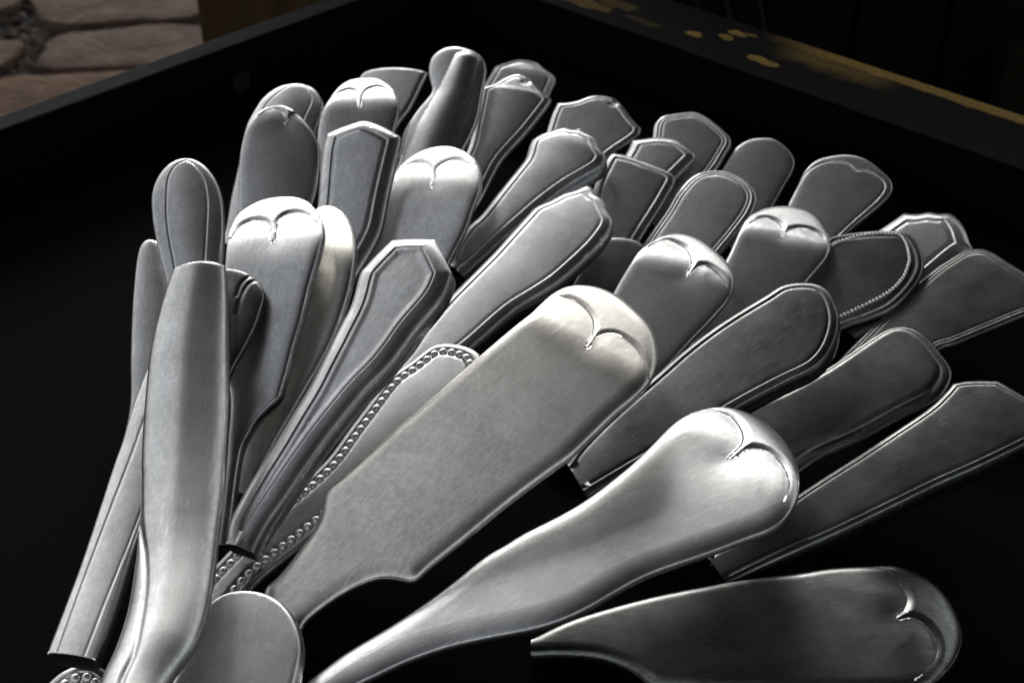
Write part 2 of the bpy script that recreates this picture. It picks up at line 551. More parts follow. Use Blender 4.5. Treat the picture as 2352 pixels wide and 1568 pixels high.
# outlines in the photograph's own 2352 x 1568 grid: from the root end up one edge, round the tip, back down the other edge
# a third value 1 marks a sharp corner
P = []
def H(key, pts, tip, label, name='cutlery_piece', **k):
    d = dict(key=key, pts=pts, tip=tip, label=label, name=name); d.update(k); P.append(d)

H('H17', [(1080,290,1),(1105,215),(1115,189),(1125,173),(1137,151,1),(1165,142),(1190,136),(1202,136),(1215,138),(1235,143),(1250,156),(1273,171,1),(1277,179),(1268,201),(1250,240),(1180,330,1)], (1206,137),
  'small handle with a triple ridged border and split top at the back of the pile', rim='triple', pitch=22, curl=(8,14), rs=0.9, sm=1)
H('H10', [(800,330,1),(805,250),(813,195),(822,176),(832,164),(856,156),(889,152),(922,152),(956,156),(981,162,1),(972,179),(956,213),(939,246),(914,279),(890,340,1)], (905,152),
  'dull plain broad handle half hidden behind the double lobed handle at the back', rim='blunt', pitch=20, roll=-6)
H('H7', [(505,560,1),(517,523),(530,450),(547,377),(556,325),(567,283),(585,250),(600,227),(622,208),(650,194),(683,190),(708,195),(727,207),(738,225),(743,243),(740,265),(727,300),(715,330),(690,400),(650,500),(620,560,1)], (690,191),
  'grey round ended handle with incised lines, peeking out behind the dark pointed one',
  grooves=[[(700,190),(709,206),(716,222),(714,242),(703,267),(690,300),(660,380)],[(663,200),(633,222),(615,240),(596,275)]], crown=1.2)
H('H18', [(1200,400,1),(1235,350),(1255,299),(1267,261),(1280,234,1),(1300,233),(1325,229),(1350,219),(1367,216),(1392,217),(1413,224),(1433,244),(1450,268),(1471,290,1),(1467,307),(1394,360),(1330,430,1)], (1388,216),
  'handle with a humped wavy top edge, standing alone beyond the shell topped knife handle', rim='soft', pitch=23, curl=(6,10), notch=(1410,238), rs=1.05)
H('H16', [(960,500,1),(1000,450),(1040,400),(1075,337),(1090,270),(1098,235),(1105,199,1),(1133,191),(1158,176),(1182,168),(1200,168),(1217,178),(1233,196),(1247,211),(1265,224,1),(1258,238),(1208,301),(1158,356),(1142,379),(1101,460),(1050,540,1)], (1192,167),
  'handle with a humped wavy top edge lying over the triple ridged one', rim='soft', pitch=22, curl=(6,10), crown=0.9, notch=(1208,190), rs=0.9, sm=3)
H('H11', [(870,480,1),(900,410),(917,363),(922,320),(930,295),(957,253),(978,228),(991,212),(994,200),(988,180),(985,160),(987,143),(994,126),(1011,113),(1031,106),(1056,106),(1081,113),(1097,120),(1112,137),(1116,157),(1112,187),(1106,217),(1097,267),(1077,317),(1064,340),(1030,420),(1000,490,1)], (1052,106),
  'rounded thick handle with a bright domed bump at its tip, tallest at the back', pitch=24, crown=0.9,
  bump=([(1072,142),(1050,200),(1010,290),(960,400)], [3.6,4.8,6.0,6.6], 1.1))
H('H8', [(745,460,1),(733,380),(729,313),(737,263),(747,239),(759,221),(776,199),(797,184),(822,178),(847,177),(869,179),(886,188),(901,201),(911,219),(916,238),(915,254),(909,279),(904,296),(895,380),(880,460,1)], (838,177),
  'bright handle with two thumb lobes and a V, behind the straight sided bordered handle', pitch=24, curl=(13, 20, 8),
  arc=[(755,228),(762,222),(776,213),(792,207),(806,206),(816,211),(821,222),(823,243),(826,248),(830,241),(834,223),(842,209),(856,201),(872,199),(891,206),(900,212)], roll=-3, sw=1.4, arcdepth=0.45)
H('H6', [(560,640,1),(545,520),(547,467),(550,367),(556,325),(567,290),(585,262),(610,245),(635,240),(655,241),(680,255),(700,277),(718,300),(730,325),(733,352),(731,400),(724,440),(716,467),(705,520),(690,600,1)], (652,241),
  'dark broad handle with one small bright thumb arch at its pointed tip', pitch=26, curl=(8,12), dull=0,
  arc=[(596,262),(612,250),(628,247),(640,251),(652,262),(656,275),(655,284),(659,276),(667,266),(683,261),(705,275)], roll=-1)
H('H22', [(1400,440,1),(1460,370),(1490,335),(1500,309),(1502,285),(1509,274),(1520,265),(1540,260),(1592,254),(1605,257),(1634,274),(1665,300),(1677,314),(1678,329),(1670,342),(1650,377),(1644,385),(1600,440),(1520,530,1)], (1600,255),
  'six sided handle with thin double border, in the back row beside the plain dark one', rim='double', pitch=23, curl=(4,10), rw=1.2, rs=1.0)
H('H19', [(1340,470,1),(1400,400),(1440,345),(1452,319,1),(1484,314),(1512,311),(1525,312),(1554,317),(1577,332),(1594,347,1),(1597,356),(1590,365),(1550,405),(1490,470),(1430,540,1)], (1522,311),
  'short peaked bright edged handle wedged between the six sided one and the square ended one', rim='bevel', pitch=23, curl=(3, 3), rw=1.4, rs=1.1)
H('H15', [(1031,604,1),(1029,591),(1069,523),(1102,493),(1143,441),(1185,389),(1207,360),(1215,332),(1222,318,1),(1242,306),(1267,298),(1295,290),(1312,293),(1318,297),(1330,290),(1342,297),(1346,303),(1355,304),(1367,313),(1375,333),(1388,351,1),(1389,359),(1375,380),(1304,423),(1250,462),(1200,505),(1150,550),(1090,606),(1061,632,1)], (1330,290),
  'hollow knife handle with shell topped end, its black cut end beside the coffin shaped one', name='table_knife', rim='bevel', pitch=21, curl=(5,8), crown=0.9, thick=5.0, hollow=1, rw=1.2, rs=0.85, sm=2)
H('H23', [(1590,520,1),(1620,450),(1659,385),(1675,359),(1689,339),(1717,320),(1742,315),(1775,316),(1797,329),(1817,350),(1825,369),(1820,389),(1800,424),(1775,469),(1740,530),(1700,580,1)], (1757,315),
  'plain unmarked dark grey handle without any border at the back right', rim='plain', pitch=22, dull=0, roll=-3, rs=0.8)
H('H24', [(1760,600,1),(1790,520),(1811,467),(1835,417),(1851,387),(1872,368),(1901,358),(1945,353),(1988,363),(2028,393),(2046,412),(2050,425),(2045,443),(2011,477),(1955,523),(1900,580),(1850,640,1)], (1960,355),
  'dark wide handle with an incised heart shaped double line at the far right back', rim='plain', pitch=22, dull=0,
  grooves=[[(1790,500),(1815,452),(1845,405),(1862,388),(1893,374),(1921,371),(1948,379),(1965,392),(1984,392),(2008,402),(2028,419),(2031,433),(2012,459),(1960,505),(1900,560)]], gd=0.22, gw=0.26, roll=-3, rs=0.8)
H('H36', [(1830,700,1),(1880,640),(1960,560),(2020,522),(2050,502),(2075,484,1),(2105,486),(2135,481),(2157,486),(2180,484),(2197,496),(2210,513),(2218,528),(2223,546),(2232,564,1),(2202,580),(2120,650),(2040,720),(1960,770,1)], (2185,500),
  'handle with a bright white scalloped border beyond the fine beaded one', rim='bevel', pitch=24, curl=(4,10), rw=1.7, rs=1.35)
H('H37', [(1900,850,1),(1960,790),(2035,716),(2060,700),(2101,656),(2151,613),(2182,593),(2210,576),(2252,569),(2277,576),(2302,591),(2323,606),(2333,611),(2352,623),(2390,650),(2412,680),(2402,705),(2352,722),(2268,756),(2185,790),(2161,796),(2080,850),(2000,920,1)], (2340,618),
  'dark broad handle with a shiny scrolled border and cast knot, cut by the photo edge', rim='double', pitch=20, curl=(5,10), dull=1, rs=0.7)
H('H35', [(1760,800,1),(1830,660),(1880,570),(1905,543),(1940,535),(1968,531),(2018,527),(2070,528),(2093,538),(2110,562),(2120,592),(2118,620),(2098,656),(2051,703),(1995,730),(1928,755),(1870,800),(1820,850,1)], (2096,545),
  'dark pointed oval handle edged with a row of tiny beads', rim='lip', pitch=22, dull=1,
  fine=[(1905,568),(1930,555),(1967,543),(2013,536),(2043,536),(2066,539),(2080,557),(2087,581),(2089,598),(2085,614),(2077,634),(2060,656),(2040,673),(2013,689),(1990,700),(1960,715),(1925,730)])
H('H20', [(1330,560,1),(1350,500),(1364,427),(1385,380),(1401,353),(1411,349),(1440,355),(1467,363),(1500,376),(1535,391),(1549,401),(1550,412),(1541,430),(1515,475),(1484,523),(1450,580),(1420,640,1)], (1490,371),
  'square ended handle with a smooth bright rounded border, in front of the peaked one', rim='fat', pitch=22, curl=(3,8), rw=1.2, rs=1.1)
H('H21', [(1430,640,1),(1475,560),(1500,523),(1530,480),(1550,445),(1567,424),(1584,407),(1604,395),(1634,389),(1659,389),(1692,399),(1720,417),(1735,439),(1737,455),(1730,477),(1717,500),(1670,560),(1600,640),(1560,690,1)], (1700,404),
  'round ended handle with a raised double thread border, in front of the plain dark one', rim='double', pitch=22, curl=(5,10), rw=1.2, rs=0.95)
H('H25', [(1560,860,1),(1610,720),(1655,620),(1678,575),(1701,523),(1715,500),(1735,485),(1768,473),(1808,470),(1845,477),(1875,492),(1893,515),(1905,543),(1907,563),(1900,585),(1885,605),(1855,640),(1800,710),(1740,790),(1700,860,1)], (1822,471),
  'small bright round handle with two faint lobes, between the big hooked one and fine beads', pitch=18, curl=(14, 20, 7),
  arc=[(1722,512),(1741,501),(1760,500),(1777,505),(1792,516),(1799,530),(1797,543),(1805,533),(1820,526),(1840,523),(1868,529),(1890,543),(1899,560)])
H('H26b', [(1180,920,1),(1240,800),(1310,660),(1350,590),(1372,560),(1394,545),(1420,542),(1451,546),(1475,556),(1490,575),(1490,600),(1470,650),(1420,720),(1350,800),(1290,920,1)], (1450,545),
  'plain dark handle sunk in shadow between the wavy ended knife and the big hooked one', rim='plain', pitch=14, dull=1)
H('H14', [(890,850,1),(930,805),(965,755),(1019,691),(1063,646),(1128,581),(1178,526),(1212,489),(1226,474),(1266,456),(1292,442),(1312,436),(1330,430),(1347,422),(1360,426),(1363,440),(1370,444),(1381,450),(1388,465),(1396,483),(1404,498),(1403,511),(1389,535),(1366,563),(1319,608),(1278,643),(1236,671),(1174,710),(1074,796),(1010,840),(960,890,1)], (1375,445),
  'long slim handle with wavy shell end lying diagonally above the big cream tipped one', rim='bevel', pitch=17, roll=-2, crown=0.5, thick=4.0, rw=1.2, sm=3)
H('H12', [(840,700,1),(846,620),(852,570),(863,520),(878,470),(894,423),(905,398),(917,380),(940,360),(970,343),(1000,335),(1025,333),(1050,338),(1075,350),(1093,367),(1102,388),(1103,412),(1098,440),(1084,477),(1070,520),(1050,560),(1030,600),(1010,650),(990,710,1)], (1030,334),
  'broad pale handle with two barely visible lobes and a small stamped mark', pitch=26, curl=(18, 17, 9), arcdepth=0.3,
  arc=[(925,385),(934,377),(954,372),(974,375),(987,387),(994,407),(991,431),(997,413),(1004,390),(1024,374),(1051,367),(1080,375)], roll=-8)
H('H9', [(680,690,1),(700,580),(725,480),(733,400),(738,350),(748,304,1),(772,292),(807,279),(834,272),(852,277),(866,281),(897,296),(918,309,1),(916,324),(905,370),(894,417),(884,465),(872,523),(850,570),(820,620),(780,690,1)], (836,273),
  'straight sided handle whose bright peaked border has two little notches', rim='bevel', pitch=28, curl=(3, 4), thick=3.4,
  grooves=[[(811,278),(816,289)],[(855,279),(849,290)]], roll=-4, rw=1.6, rs=1.5, sm=5)
H('H0', [(270,1060,1),(298,930),(300,823),(303,723),(309,640),(316,583),(325,557),(340,547),(362,552),(385,570),(405,640),(410,760),(400,900),(370,1060,1)], (352,548),
  'plain grey handle at the left edge of the pile, under the pointed oval one', rim='plain', pitch=18)
H('H1', [(395,960,1),(403,860),(398,750),(382,650),(367,590),(353,523),(348,480),(348,443),(357,412),(375,385),(400,366),(425,360),(447,364),(470,378),(490,402),(503,430),(510,467),(512,523),(508,603),(497,700),(482,800),(468,900),(460,960,1)], (427,360),
  'pointed oval handle with two incised lines, leftmost of the upright ones', rim='plain', pitch=22, crown=0.8, thick=3.0,
  grooves=[[(427,368),(402,384),(388,412),(384,450),(384,500),(390,550),(400,603),(412,680)],[(427,368),(445,378),(460,397),(472,430),(477,470),(475,523),(470,603),(460,700)]], roll=-4, sm=15)
H('H5', [(525,1120,1),(560,1000),(600,900),(650,790),(680,700),(695,600),(705,520),(715,484),(745,468),(770,472),(790,487),(805,515),(813,550),(813,580),(805,640),(790,700),(770,760),(735,830),(700,890),(660,960),(625,1020),(590,1090),(575,1140,1)], (765,470),
  'cream tipped plain round handle half covered by the bright owl faced one', pitch=24, curl=(19, 18, 9), rim='plain', warm=1, thick=3.0, roll=-6, sm=15)
H('H4', [(490,1250,1),(508,1130),(520,1020),(526,900),(505,860),(500,800),(503,720),(508,650),(515,603),(516,589),(519,556),(522,534),(532,509),(545,489),(570,471),(595,459),(620,452),(650,449),(679,450),(704,459),(720,474),(734,498),(739,514),(740,534),(734,561),(724,598),(712,639),(699,692),(690,730),(672,790),(657,850),(645,890),(638,912),(617,930),(583,966),(567,996),(553,1023),(542,1080),(533,1150),(520,1250,1)], (655,449),
  'bright white fiddle handle with two deep lobes like owl eyes', pitch=26, curl=(19, 22, 11), arcdepth=0.65, thick=3.0,
  arc=[(531,545),(539,531),(550,519),(567,509),(587,504),(604,507),(614,514),(618,528),(620,552),(625,558),(631,550),(632,539),(637,514),(645,501),(659,491),(679,488),(695,491),(714,499),(730,510)], roll=-9, sw=1.8, sm=8)
H('H27', [(395,1450,1),(450,1345),(525,1262),(630,1160),(740,1062),(797,987),(832,941),(891,866),(940,831),(991,793),(1016,787),(1050,789),(1080,797),(1101,812),(1110,850),(1060,930),(960,1030),(850,1120),(760,1195),(705,1240),(640,1290),(577,1345),(520,1420,1)], (1060,790),
  'handle bordered with large round beads, tucked under the big cream tipped one', pitch=14, rim='bead', beads=1, roll=-6)
H('H32', [(1560,1030,1),(1630,975),(1708,926),(1801,886),(1901,830),(1985,773),(2035,743),(2068,736),(2101,743),(2135,768),(2158,798),(2181,828),(2184,850),(2175,873),(2151,903),(2068,946),(1968,1000),(1868,1045),(1780,1110),(1700,1170,1)], (2130,762),
  'dark thick handle with a stepped ledge along its edge, right of the pointed thread border', rim='ledge', pitch=21, dull=1, sm=15)
H('H26', [(1250,1050,1),(1300,880),(1360,760),(1400,685),(1424,640),(1447,603),(1468,573),(1494,553),(1528,537),(1560,533),(1590,540),(1618,553),(1658,586),(1675,606),(1685,630),(1681,663),(1668,690),(1651,710),(1628,736),(1590,775),(1540,830),(1480,900),(1400,1050,1)], (1610,549),
  'broad handle with a deep hooked lobe, right behind the big cream tipped one', pitch=16, curl=(13, 19, 8), arcdepth=0.7,
  arc=[(1490,565),(1512,552),(1534,550),(1561,560),(1578,573),(1588,596),(1585,616),(1576,634),(1598,616),(1618,608),(1645,623),(1665,646),(1674,670),(1670,692)], sw=2.2)
H('H31', [(1301,1062,1),(1317,1036),(1380,970),(1451,906),(1510,855),(1568,804),(1635,753),(1701,710),(1768,670),(1790,654),(1821,646),(1868,646),(1886,651),(1901,662),(1914,685),(1923,710),(1925,735),(1920,763),(1901,806),(1868,840),(1801,873),(1701,926),(1560,1010),(1450,1075),(1347,1136,1)], (1898,655),
  'hollow knife handle with pointed thread border, its black open end under the long slender fiddle', name='table_knife', rim='fat', pitch=21, curl=(5,8), dull=1, thick=4.5, hollow=1, rs=1.0, sm=20)
H('H28', [(590,1520,1),(598,1450),(603,1348),(633,1320),(683,1258),(717,1212),(733,1178),(738,1145),(743,1122),(784,1087),(834,1043),(900,983),(997,900),(1061,843),(1104,806),(1187,736),(1217,713),(1240,690),(1261,672),(1290,655),(1331,648),(1384,656),(1434,683),(1484,730),(1500,757),(1507,785),(1507,823),(1491,866),(1451,910),(1411,943),(1304,1045),(1274,1066),(1174,1140),(1051,1240),(977,1300),(944,1328),(917,1325),(877,1320),(841,1328),(784,1355),(717,1402),(690,1430),(660,1520,1)], (1420,674),
  'largest handle, a fiddle shape with a glowing cream tip across the middle of the pile', pitch=20, curl=(18, 19, 7), arcdepth=0.36, warm=1, thick=2.2,
  arc=[(1250,684),(1264,674),(1291,680),(1324,692),(1351,716),(1363,740),(1361,770),(1347,800),(1371,775),(1394,766),(1417,768),(1447,786),(1471,813),(1487,843),(1490,868)], rim='pillow', rw=0.7, sw=1.8, roll=2, sm=12)
H('H13', [(515,1243,1),(519,1201),(554,1134),(589,1074),(620,1027),(670,944),(705,888),(733,833),(760,783),(781,741),(803,700),(815,660),(818,638),(827,619,1),(860,583),(897,547,1),(945,544),(996,545,1),(1015,580),(1034,620,1),(1029,640),(1013,675),(983,713),(950,750),(913,803),(875,850),(833,891),(787,947),(737,1011),(687,1082),(637,1157),(605,1202),(574,1262,1)], (947,544),
  'hollow knife handle with a coffin shaped six sided border and black open cut end', name='table_knife', rim='coffin', pitch=22, curl=(5,10), thick=5.0, hollow=1, roll=-4, rw=1.3, rs=0.85, sm=40)
H('H38', [(70,1660,1),(95,1585),(130,1547),(165,1528),(190,1522),(225,1527),(250,1545),(262,1580),(255,1660,1)], (190,1522),
  'beaded tip of a handle lying lowest at the bottom left corner', pitch=14, rim='bead', beads=1)
H('H3', [(107,1495,1),(140,1410),(187,1285),(267,1045),(277,1020),(302,936),(337,843),(362,785),(390,740),(415,730),(440,745),(440,820),(420,900),(375,1050),(330,1180),(300,1270),(217,1510,1)], (420,731),
  'long straight hollow knife handle with two grooves, its cut end at the bottom left', name='table_knife', rim='plain', pitch=7, thick=4.0, hollow=1, arch=(0.4, -420),
  grooves=[[(133,1500),(190,1340),(245,1195),(303,1045),(340,940)],[(192,1510),(250,1360),(313,1200),(360,1060)]], sm=20)
H('H34', [(1221,1458,1),(1300,1420),(1400,1388),(1500,1362),(1600,1342),(1700,1325),(1835,1308),(1901,1297),(1968,1292),(2018,1291),(2061,1293),(2115,1312),(2161,1345),(2195,1395),(2210,1445),(2201,1490),(2175,1530),(2140,1560),(2090,1576),(1900,1580),(1700,1575),(1568,1570),(1494,1563),(1457,1535),(1417,1515),(1367,1500),(1284,1494),(1216,1496,1)], (2204,1420),
  'wide dark fiddle handle with a curled double lobed tip, lying lowest at the bottom right', pitch=7, curl=(15, 26, 15), arcdepth=0.65, dull=1, thick=2.4, rootpt=(1216,1476),
  arc=[(2000,1291),(2028,1299),(2051,1318),(2070,1343),(2081,1372),(2074,1397),(2057,1419),(2091,1417),(2121,1430),(2141,1455),(2149,1488),(2141,1518),(2118,1547),(2100,1560)], rim='pillow', sw=2.4, rw=0.55, sm=15)
H('H33', [(1618,1268,1),(1700,1228),(1750,1190),(1850,1120),(1968,1045),(2051,990),(2135,933),(2170,900),(2189,877,1),(2222,871),(2293,871,1),(2352,905),(2400,937,1),(2418,975),(2400,995),(2352,1017),(2250,1066),(2150,1110),(2068,1150),(1935,1214),(1850,1252),(1750,1297),(1668,1337,1)], (2350,903),
  'dark hollow knife handle with cut corners, its jagged open end by the lowest fiddle handle', name='table_knife', rim='thin', pitch=17, curl=(3,6), dull=1, thick=4.5, hollow=1, sm=15, rs=1.1)
H('H30', [(600,1640,1),(690,1568),(784,1495),(884,1435),(951,1392),(1034,1332),(1117,1265),(1160,1243),(1184,1225),(1284,1175),(1347,1138),(1430,1075),(1480,1030),(1540,968),(1570,945),(1600,934),(1640,925),(1690,930),(1750,955),(1800,1000),(1826,1045),(1836,1095),(1822,1155),(1782,1200),(1705,1230),(1622,1262),(1568,1280),(1484,1310),(1417,1345),(1351,1384),(1284,1415),(1217,1435),(1117,1454),(1017,1477),(917,1513),(851,1545),(801,1568),(720,1620),(680,1660,1)], (1795,995),
  'long slender pale blue grey fiddle handle with a heart shaped double lobe, in front', pitch=9.5, roll=-4, curl=(13, 24, 13), arcdepth=0.7, thick=2.2, crown=0.15,
  arc=[(1585,942),(1610,934),(1640,937),(1673,950),(1696,973),(1706,995),(1704,1014),(1686,1035),(1673,1052),(1695,1042),(1715,1029),(1740,1027),(1765,1035),(1790,1055),(1806,1082),(1812,1112),(1800,1150)], rim='pillow', sw=2.4, sm=60)
H('H29', [(340,1660,1),(390,1560),(430,1470),(455,1410),(477,1378),(510,1357),(547,1348),(600,1352),(643,1371),(673,1402),(690,1438),(697,1478),(692,1520),(680,1570),(650,1660,1)], (590,1350),
  'plain round ended handle with a dark rounded edge at the bottom, against the curled one', rim='round', pitch=4, thick=3.5, sm=15)
H('H2b', [(430,950,1),(470,760),(488,650),(495,612,1),(520,614),(545,617),(567,624),(590,642),(603,660),(606,675),(600,700),(585,745),(560,795),(530,850),(500,950,1)], (590,645),
  'dark little handle with fluted shell lines, mostly behind the upright curled one', pitch=16, dull=1,
  grooves=[[(579,629),(566,640),(554,655),(545,680)],[(588,641),(573,652),(562,666),(552,690),(545,720)]], rim='plain', gw=0.45, gd=0.25)
H('H2', [(205,1660,1),(227,1565),(250,1515),(267,1478),(293,1395),(307,1312),(314,1260),(317,1205),(322,1130),(325,1016),(330,940),(340,830),(348,780),(360,730),(377,670),(397,615,1),(425,607),(460,603),(500,604),(516,607,1),(520,660),(522,760),(523,857),(521,950),(516,1045),(508,1150),(500,1210),(490,1300),(478,1380),(465,1428),(445,1475),(417,1512),(385,1555),(330,1660,1)], (458,603),
  'upright curled handle with a blunt cut top, bending toward the viewer at left', rim='plain', pitch=14, crown=3.1, thick=3.0,
  grooves=[[(318,1080),(321,1178),(327,1230),(335,1278),(338,1345),(331,1412),(311,1512),(285,1568),(260,1640)]], gw=0.5, gd=0.5, arch=(0.3, -190), sm=30)# ---------------------------------------------------------------- stack the pile: each handle rests on those drawn under it
# the tray's two far walls, from the photograph's rim lines
RIM_Z = 0.021
la, lb = at_height(np.array([0., 300.]), RIM_Z)[:2], at_height(np.array([480., 125.]), RIM_Z)[:2]
ra, rb = at_height(np.array([1240., 0.]), RIM_Z)[:2], at_height(np.array([2352., 385.]), RIM_Z)[:2]
du = (la - lb) / np.linalg.norm(la - lb)                 # down the left wall, away from the corner
dv = np.array([-du[1], du[0]])                           # down the right wall
if dv @ (rb - ra) < 0: dv = -dv
tt = np.linalg.solve(np.array([du, -dv]).T, ra - lb)
CORNER = lb + du * tt[0]
handles = [Handle(d) for d in P]
GR = 13.0
def cells(h):
    lo = np.floor(h.px.min(0) / GR).astype(int); hi = np.ceil(h.px.max(0) / GR).astype(int)
    g = np.stack(np.meshgrid(np.arange(lo[0], hi[0] + 1), np.arange(lo[1], hi[1] + 1)), 2).reshape(-1, 2)
    return g[inside(g * GR, h.px)]
buf = {}
FLOOR = 0.0005
for h in handles:
    h.cell = cells(h)
    zt = 0.002
    low = np.array([buf.get((x, y), 9.0) for x, y in h.cell])
    while True:
        h.place(zt)
        _, k = h.plane(h.cell * GR)
        r = rays(h.cell * GR)
        cosn = np.abs(r @ h.n) / np.linalg.norm(r, axis=1)
        gap = (h.thick + 0.25) / 1000 / np.maximum(cosn, 0.35) / np.linalg.norm(r, axis=1)
        zmin = (CAM + r * k[:, None])[:, 2].min() - h.thick / 1000
        q = (CAM + r * k[:, None])[:, :2] - CORNER
        clear = min((q @ du).min(), (q @ dv).min())
        if (k + gap < low).all() and zmin > FLOOR and clear > 0.0025: break
        zt += 0.001
        if zt > 0.14: print('no place for', h.d['key']); break
    top = (h.crown + (h.d['bump'][2] if h.d.get('bump') else 0)) / 1000 * 0.8
    for (x, y), kk in zip(h.cell, k):
        buf[(x, y)] = min(buf.get((x, y), 9.0), kk - top)
    print(h.d['key'], 'tip z %.1f root z %.1f len %.0f  width' % (h.zt * 1000, h.R[2] * 1000, h.len))
# ---------------------------------------------------------------- the box
random.seed(4)
GROUND_Z = -0.36
def bx(u, v, z): p = CORNER + du * u + dv * v; return (p[0], p[1], z)

def paint_mat():
    """black paint over an older ochre coat that shows on the worn outer arris and in chips"""
    m, n, l, b = new_mat('black_paint_over_ochre')
    tc = n.new('ShaderNodeTexCoord')
    t = n.new('ShaderNodeTexNoise'); t.inputs['Scale'].default_value = 190; t.inputs['Detail'].default_value = 8
    l.new(tc.outputs['Object'], t.inputs['Vector'])
    t2 = n.new('ShaderNodeTexNoise'); t2.inputs['Scale'].default_value = 900; t2.inputs['Detail'].default_value = 4
    l.new(tc.outputs['Object'], t2.inputs['Vector'])
    sep = n.new('ShaderNodeSeparateXYZ'); l.new(tc.outputs['Object'], sep.inputs[0])
    def math_(op, a, c=None, v=None):
        x = n.new('ShaderNodeMath'); x.operation = op
        for i, q in enumerate((a, c)):
            if q is None: continue
            if isinstance(q, (int, float)): x.inputs[i].default_value = q
            else: l.new(q, x.inputs[i])
        return x.outputs[0]
    wob = math_('MULTIPLY', math_('SUBTRACT', t.outputs['Fac'], 0.5), 0.008)
    mask = None
    def join(q):
        nonlocal mask
        mask = q if mask is None else math_('MAXIMUM', mask, q)
    def soft(val, w):                          # 1 where val < 0
        x = n.new('ShaderNodeMapRange'); l.new(val, x.inputs[0])
        x.inputs['From Min'].default_value = w; x.inputs['From Max'].default_value = -w
        return x.outputs[0]
    # along = x of the panel (distance from the corner), across = y (0 at the inner edge)
    for px, rx, ry, w in PATCHES:
        p = at_height(np.array(px, float), RIM_Z)[:2] - CORNER
        a, c = float(p @ dv), float(-(p @ du))
        dx = math_('DIVIDE', math_('SUBTRACT', sep.outputs[0], a), rx)
        dy = math_('DIVIDE', math_('SUBTRACT', sep.outputs[1], c), ry)
        r = math_('SQRT', math_('ADD', math_('MULTIPLY', dx, dx), math_('MULTIPLY', dy, dy)))
        r = math_('ADD', math_('SUBTRACT', r, 1.0), math_('MULTIPLY', wob, 260))
        join(math_('MULTIPLY', soft(r, 0.12), w))
    # worn outer arris, from 0.14 m on
    e = math_('SUBTRACT', RIM_W - 0.0052, math_('ADD', sep.outputs[1], math_('MULTIPLY', wob, 0.35)))
    f = math_("SUBTRACT", 0.121, math_('ADD', sep.outputs[0], math_('MULTIPLY', wob, 1.0)))
    fan = math_('SUBTRACT', RIM_W - 0.012, math_('ADD', sep.outputs[1], math_('MULTIPLY', wob, 0.8)))
    g = math_('ABSOLUTE', math_('SUBTRACT', sep.outputs[0], 0.137))
    g = math_('SUBTRACT', g, 0.016)
    join(math_('MULTIPLY', math_('MULTIPLY', soft(e, 0.0005), soft(f, 0.012)), 0.9))
    join(math_('MULTIPLY', math_('MULTIPLY', soft(fan, 0.003), soft(g, 0.006)), 0.45))
    r = n.new('ShaderNodeValToRGB'); el = r.color_ramp.elements
    el[0].position, el[1].position = 0.3, 0.7
    el[0].color, el[1].color = (0.15, 0.098, 0.026, 1), (0.29, 0.190, 0.060, 1)
    l.new(t2.outputs['Fac'], r.inputs[0])
    rb_ = n.new('ShaderNodeValToRGB'); el = rb_.color_ramp.elements
    el[0].position, el[1].position = 0.3, 0.75
    el[0].color, el[1].color = (0.0028, 0.0028, 0.0032, 1), (0.0060, 0.0060, 0.0068, 1)
    l.new(t.outputs['Fac'], rb_.inputs[0])
    x = n.new('ShaderNodeMix'); x.data_type = 'RGBA'; l.new(mask, x.inputs['Factor'])
    s = [i for i in x.inputs if i.type == 'RGBA']; l.new(rb_.outputs[0], s[0]); l.new(r.outputs[0], s[1])
    l.new([o for o in x.outputs if o.type == 'RGBA'][0], b.inputs['Base Color'])
    b.inputs['Roughness'].default_value = 0.85; b.inputs['Specular IOR Level'].default_value = 0.06
    bp = n.new('ShaderNodeBump'); bp.inputs['Strength'].default_value = 0.3; bp.inputs['Distance'].default_value = 0.0005
    l.new(t2.outputs['Fac'], bp.inputs['Height']); l.new(bp.outputs[0], b.inputs['Normal'])
    return m
RIM_W = 0.0287
LEFT_W = 0.0081
PATCHES = [((1593, 78), 0.0030, 0.0019, 1.0), ((1668, 86), 0.0026, 0.0016, 0.9), ((1694, 77), 0.0032, 0.0016, 1.0), ((1722, 80), 0.0026, 0.0009, 0.7),
           ((1742, 134), 0.0032, 0.0019, 1.0), ((1764, 144), 0.0028, 0.0018, 0.9), ((1480, 50), 0.0060, 0.0018, 0.16), ((1330, 2), 0.0110, 0.0032, 0.5), ((1420, 10), 0.0080, 0.0030, 0.3)]
M_BLACK = simple('black_paint', (0.0060, 0.0060, 0.0082), 0.85, 160, 0.4, 0.1, 0.06)
M_LINING = simple('black_lining', (0.0016, 0.0017, 0.0018), 0.95, 300, 0.3, 0.0, 0.05)
def lint():
    n, l = M_LINING.node_tree.nodes, M_LINING.node_tree.links
    tc = n.new('ShaderNodeTexCoord'); v = n.new('ShaderNodeTexNoise'); v.inputs['Scale'].default_value = 700; v.inputs['Detail'].default_value = 2
    l.new(tc.outputs['Object'], v.inputs['Vector'])
    r = n.new('ShaderNodeValToRGB'); e = r.color_ramp.elements
    e[0].position, e[1].position = 0.74, 0.80; e[0].color, e[1].color = (0.0016, 0.0017, 0.0018, 1), (0.016, 0.016, 0.015, 1)
    l.new(v.outputs['Fac'], r.inputs[0]); l.new(r.outputs[0], n['Principled BSDF'].inputs['Base Color'])
lint()
M_OCHRE = paint_mat()

box = bpy.data.objects.new('wooden_box', None); C.objects.link(box)
box.location = bx(0, 0, 0)
ang = math.atan2(dv[1], dv[0])
box.rotation_euler = (0, 0, ang)
tag(box, 'black painted wooden tray with worn ochre paint on one rim, holding the silver handles', 'box')
